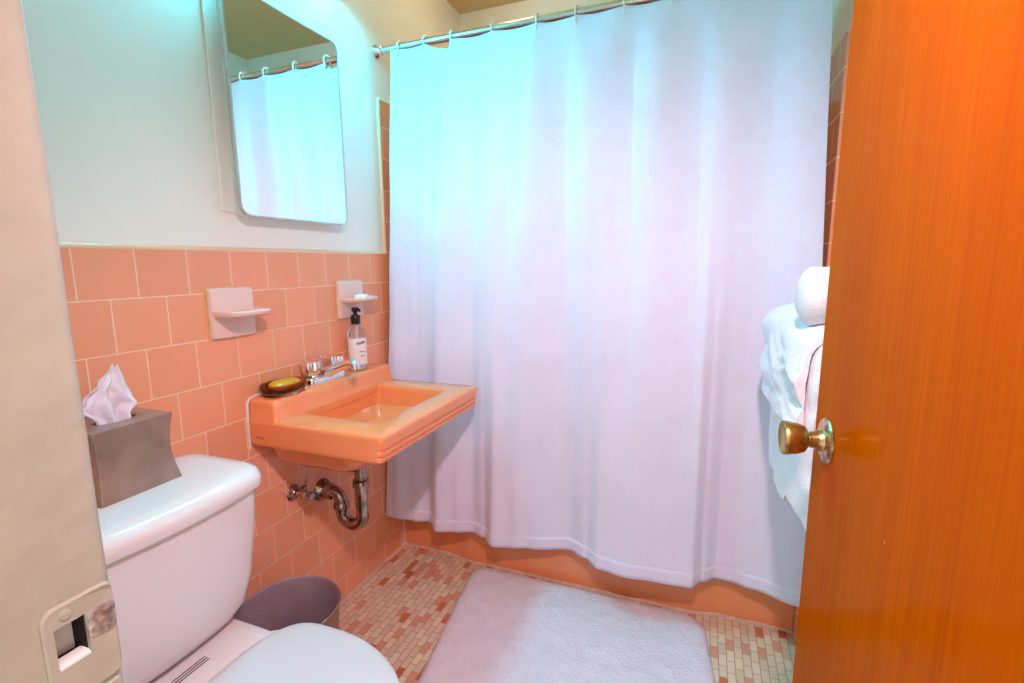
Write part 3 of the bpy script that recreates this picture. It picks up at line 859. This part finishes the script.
# ------------------------------------------------------------------ rug
def rug():
    bm = bmesh.new(); n, m = 70, 50
    A, Bc, C_, D = Vector((.475, -.70)), Vector((1.345, -.66)), Vector((1.262, -.050)), Vector((.378, -.046))
    top = []
    for j in range(m+1):
        row = []
        for i in range(n+1):
            u, v = i/n*2-1, j/m*2-1
            # squircle-round the corners
            px, py = u, v
            rr = .16
            ex = max(0, abs(u)-(1-rr)); ey = max(0, abs(v)-(1-rr*1.5))/1.5
            if ex > 0 and ey > 0:
                mx = max(ex, ey); h = math.hypot(ex, ey)
                k_ = mx/h
                px = math.copysign(1-rr+ex*k_, u); py = math.copysign(1-rr*1.5+ey*k_*1.5, v)
            s, t = (px+1)/2, (py+1)/2
            P = (A*(1-s)+Bc*s)*(1-t)+(D*(1-s)+C_*s)*t
            edge = min(1-abs(u), 1-abs(v))
            z = .004+.014*min(1, (edge/.07))**.5
            z += .0022*noise.noise(Vector((P.x*9, P.y*9, 0)))*min(1, edge*8)
            z -= .003*math.exp(-((v-.0)/.05)**2)*.6+.002*math.exp(-((u-.1)/.04)**2)
            row.append((P.x, P.y, max(.002, z)))
        top.append(row)
    T = [[bm.verts.new(p) for p in r] for r in top]
    Bt = [[bm.verts.new((p[0], p[1], .0005)) for p in r] for r in top]
    for a, b in zip(T, T[1:]):
        for i in range(n): bm.faces.new((a[i], a[i+1], b[i+1], b[i]))
    for a, b in zip(Bt, Bt[1:]):
        for i in range(n): bm.faces.new((a[i], b[i], b[i+1], a[i+1]))
    for j in range(m):
        bm.faces.new((T[j][0], T[j+1][0], Bt[j+1][0], Bt[j][0])); bm.faces.new((T[j][n], Bt[j][n], Bt[j+1][n], T[j+1][n]))
    for i in range(n):
        bm.faces.new((T[0][i], Bt[0][i], Bt[0][i+1], T[0][i+1])); bm.faces.new((T[m][i], T[m][i+1], Bt[m][i+1], Bt[m][i]))
    return bm
o = obj('bath_mat', rug(), M['rug'], None, True, 180)
tag(o, 'pale pink plush bath mat on the mosaic floor in front of the tub', 'bath mat')

# ------------------------------------------------------------------ towels
tbr = thing('towel_bar', 'steel towel bar on the right wall, behind the open door', 'towel bar', (W, -.47, 1.068))
bm = bmesh.new(); tube(bm, [(-.105, -.33, 0), (-.105, .34, 0)], .008, 14); obj('bar', bm, M['rod'], tbr)
for s in (-1, 1):
    bm = bmesh.new(); lathe(bm, [(.022, 0), (.022, -.008), (.010, -.012), (.009, -.110), (.011, -.116)], 18, (0, s*.325, 0), 'x'); obj('bracket', bm, M['rod'], tbr)
def draped(name, y0, y1, xo, ztop, zf, zb, thick, label, seed, wob=.006):
    """towel folded over the bar: inner radius path from front bottom over top to back bottom"""
    bx_, bz = W-.105, ztop-thick
    cx = bx_; n1 = 26; rI = .010+xo
    bm = bmesh.new(); loops = []
    ny = 26
    for j in range(ny+1):
        v = j/ny; y = y0+(y1-y0)*v
        path = []
        zff = zf(v)
        for i in range(n1+1):
            t = i/n1; path.append((cx-rI-thick/2-.004*math.sin(t*PI), zff+(bz-zff)*t))
        for i in range(1, 12):
            a = PI-PI*i/12; path.append((cx+(rI+thick/2)*math.cos(a), bz+(rI+thick/2)*.75*math.sin(a)))
        for i in range(n1+1):
            t = i/n1; path.append((cx+rI+thick/2, bz+(zb-bz)*t))
        out, inn = [], []
        for i, (x, z) in enumerate(path):
            p0 = path[max(0, i-1)]; p1 = path[min(len(path)-1, i+1)]
            tx_, tz_ = p1[0]-p0[0], p1[1]-p0[1]; L_ = math.hypot(tx_, tz_) or 1
            nx_, nz_ = -tz_/L_, tx_/L_
            d = wob*noise.noise(Vector((i*.13+seed, v*3.2, seed)))+wob*.5*noise.noise(Vector((i*.4, v*9, seed+5)))
            e_ = min(1, (min(v, 1-v)/.05))**.5; h = thick/2*(.55+.45*e_)
            yy = y+wob*.9*noise.noise(Vector((i*.21, seed*3, v)))
            out.append(Vector((x+nx_*(h+d), yy, z+nz_*(h+d)))); inn.append(Vector((x-nx_*h, yy, z-nz_*h)))
        loops.append(out+inn[::-1])
    loft(bm, loops)
    o = obj(name, bm, M['towel'], None, True, 60)
    tag(o, label, 'towel'); return o
draped('bath_towel', -.80, -.30, .000, 1.116, lambda v: .765-.075*v+.018*(math.sin(v*9) > 0), .80, .046, 'long white bath towel hanging lowest on the towel bar behind the door', 1.3)
draped('hand_towel', -.78, -.225, .046, 1.090, lambda v: .925-.035*v, .93, .020, 'white folded towel draped over the longer bath towel behind the door', 4.1, .011)
bm = bmesh.new(); loops = []
for i in range(17):
    x = 1.378+(1.535-1.378)*i/16; L = []
    s = min(1, (min(i, 16-i)+.6)/2.2)**.5
    for k_ in range(40):
        a = 2*PI*k_/40
        r = .056*s*(1+.05*noise.noise(Vector((math.cos(a)*1.5, math.sin(a)*1.5, x*14))))
        L.append(Vector((x, -.668+r*1.25*math.cos(a), 1.174+r*1.0*math.sin(a))))
    loops.append(L)
loft(bm, loops); o = obj('rolled_towel', bm, M['towel'], None, True, 60)
tag(o, 'white rolled towel on top of the hanging towels', 'towel')
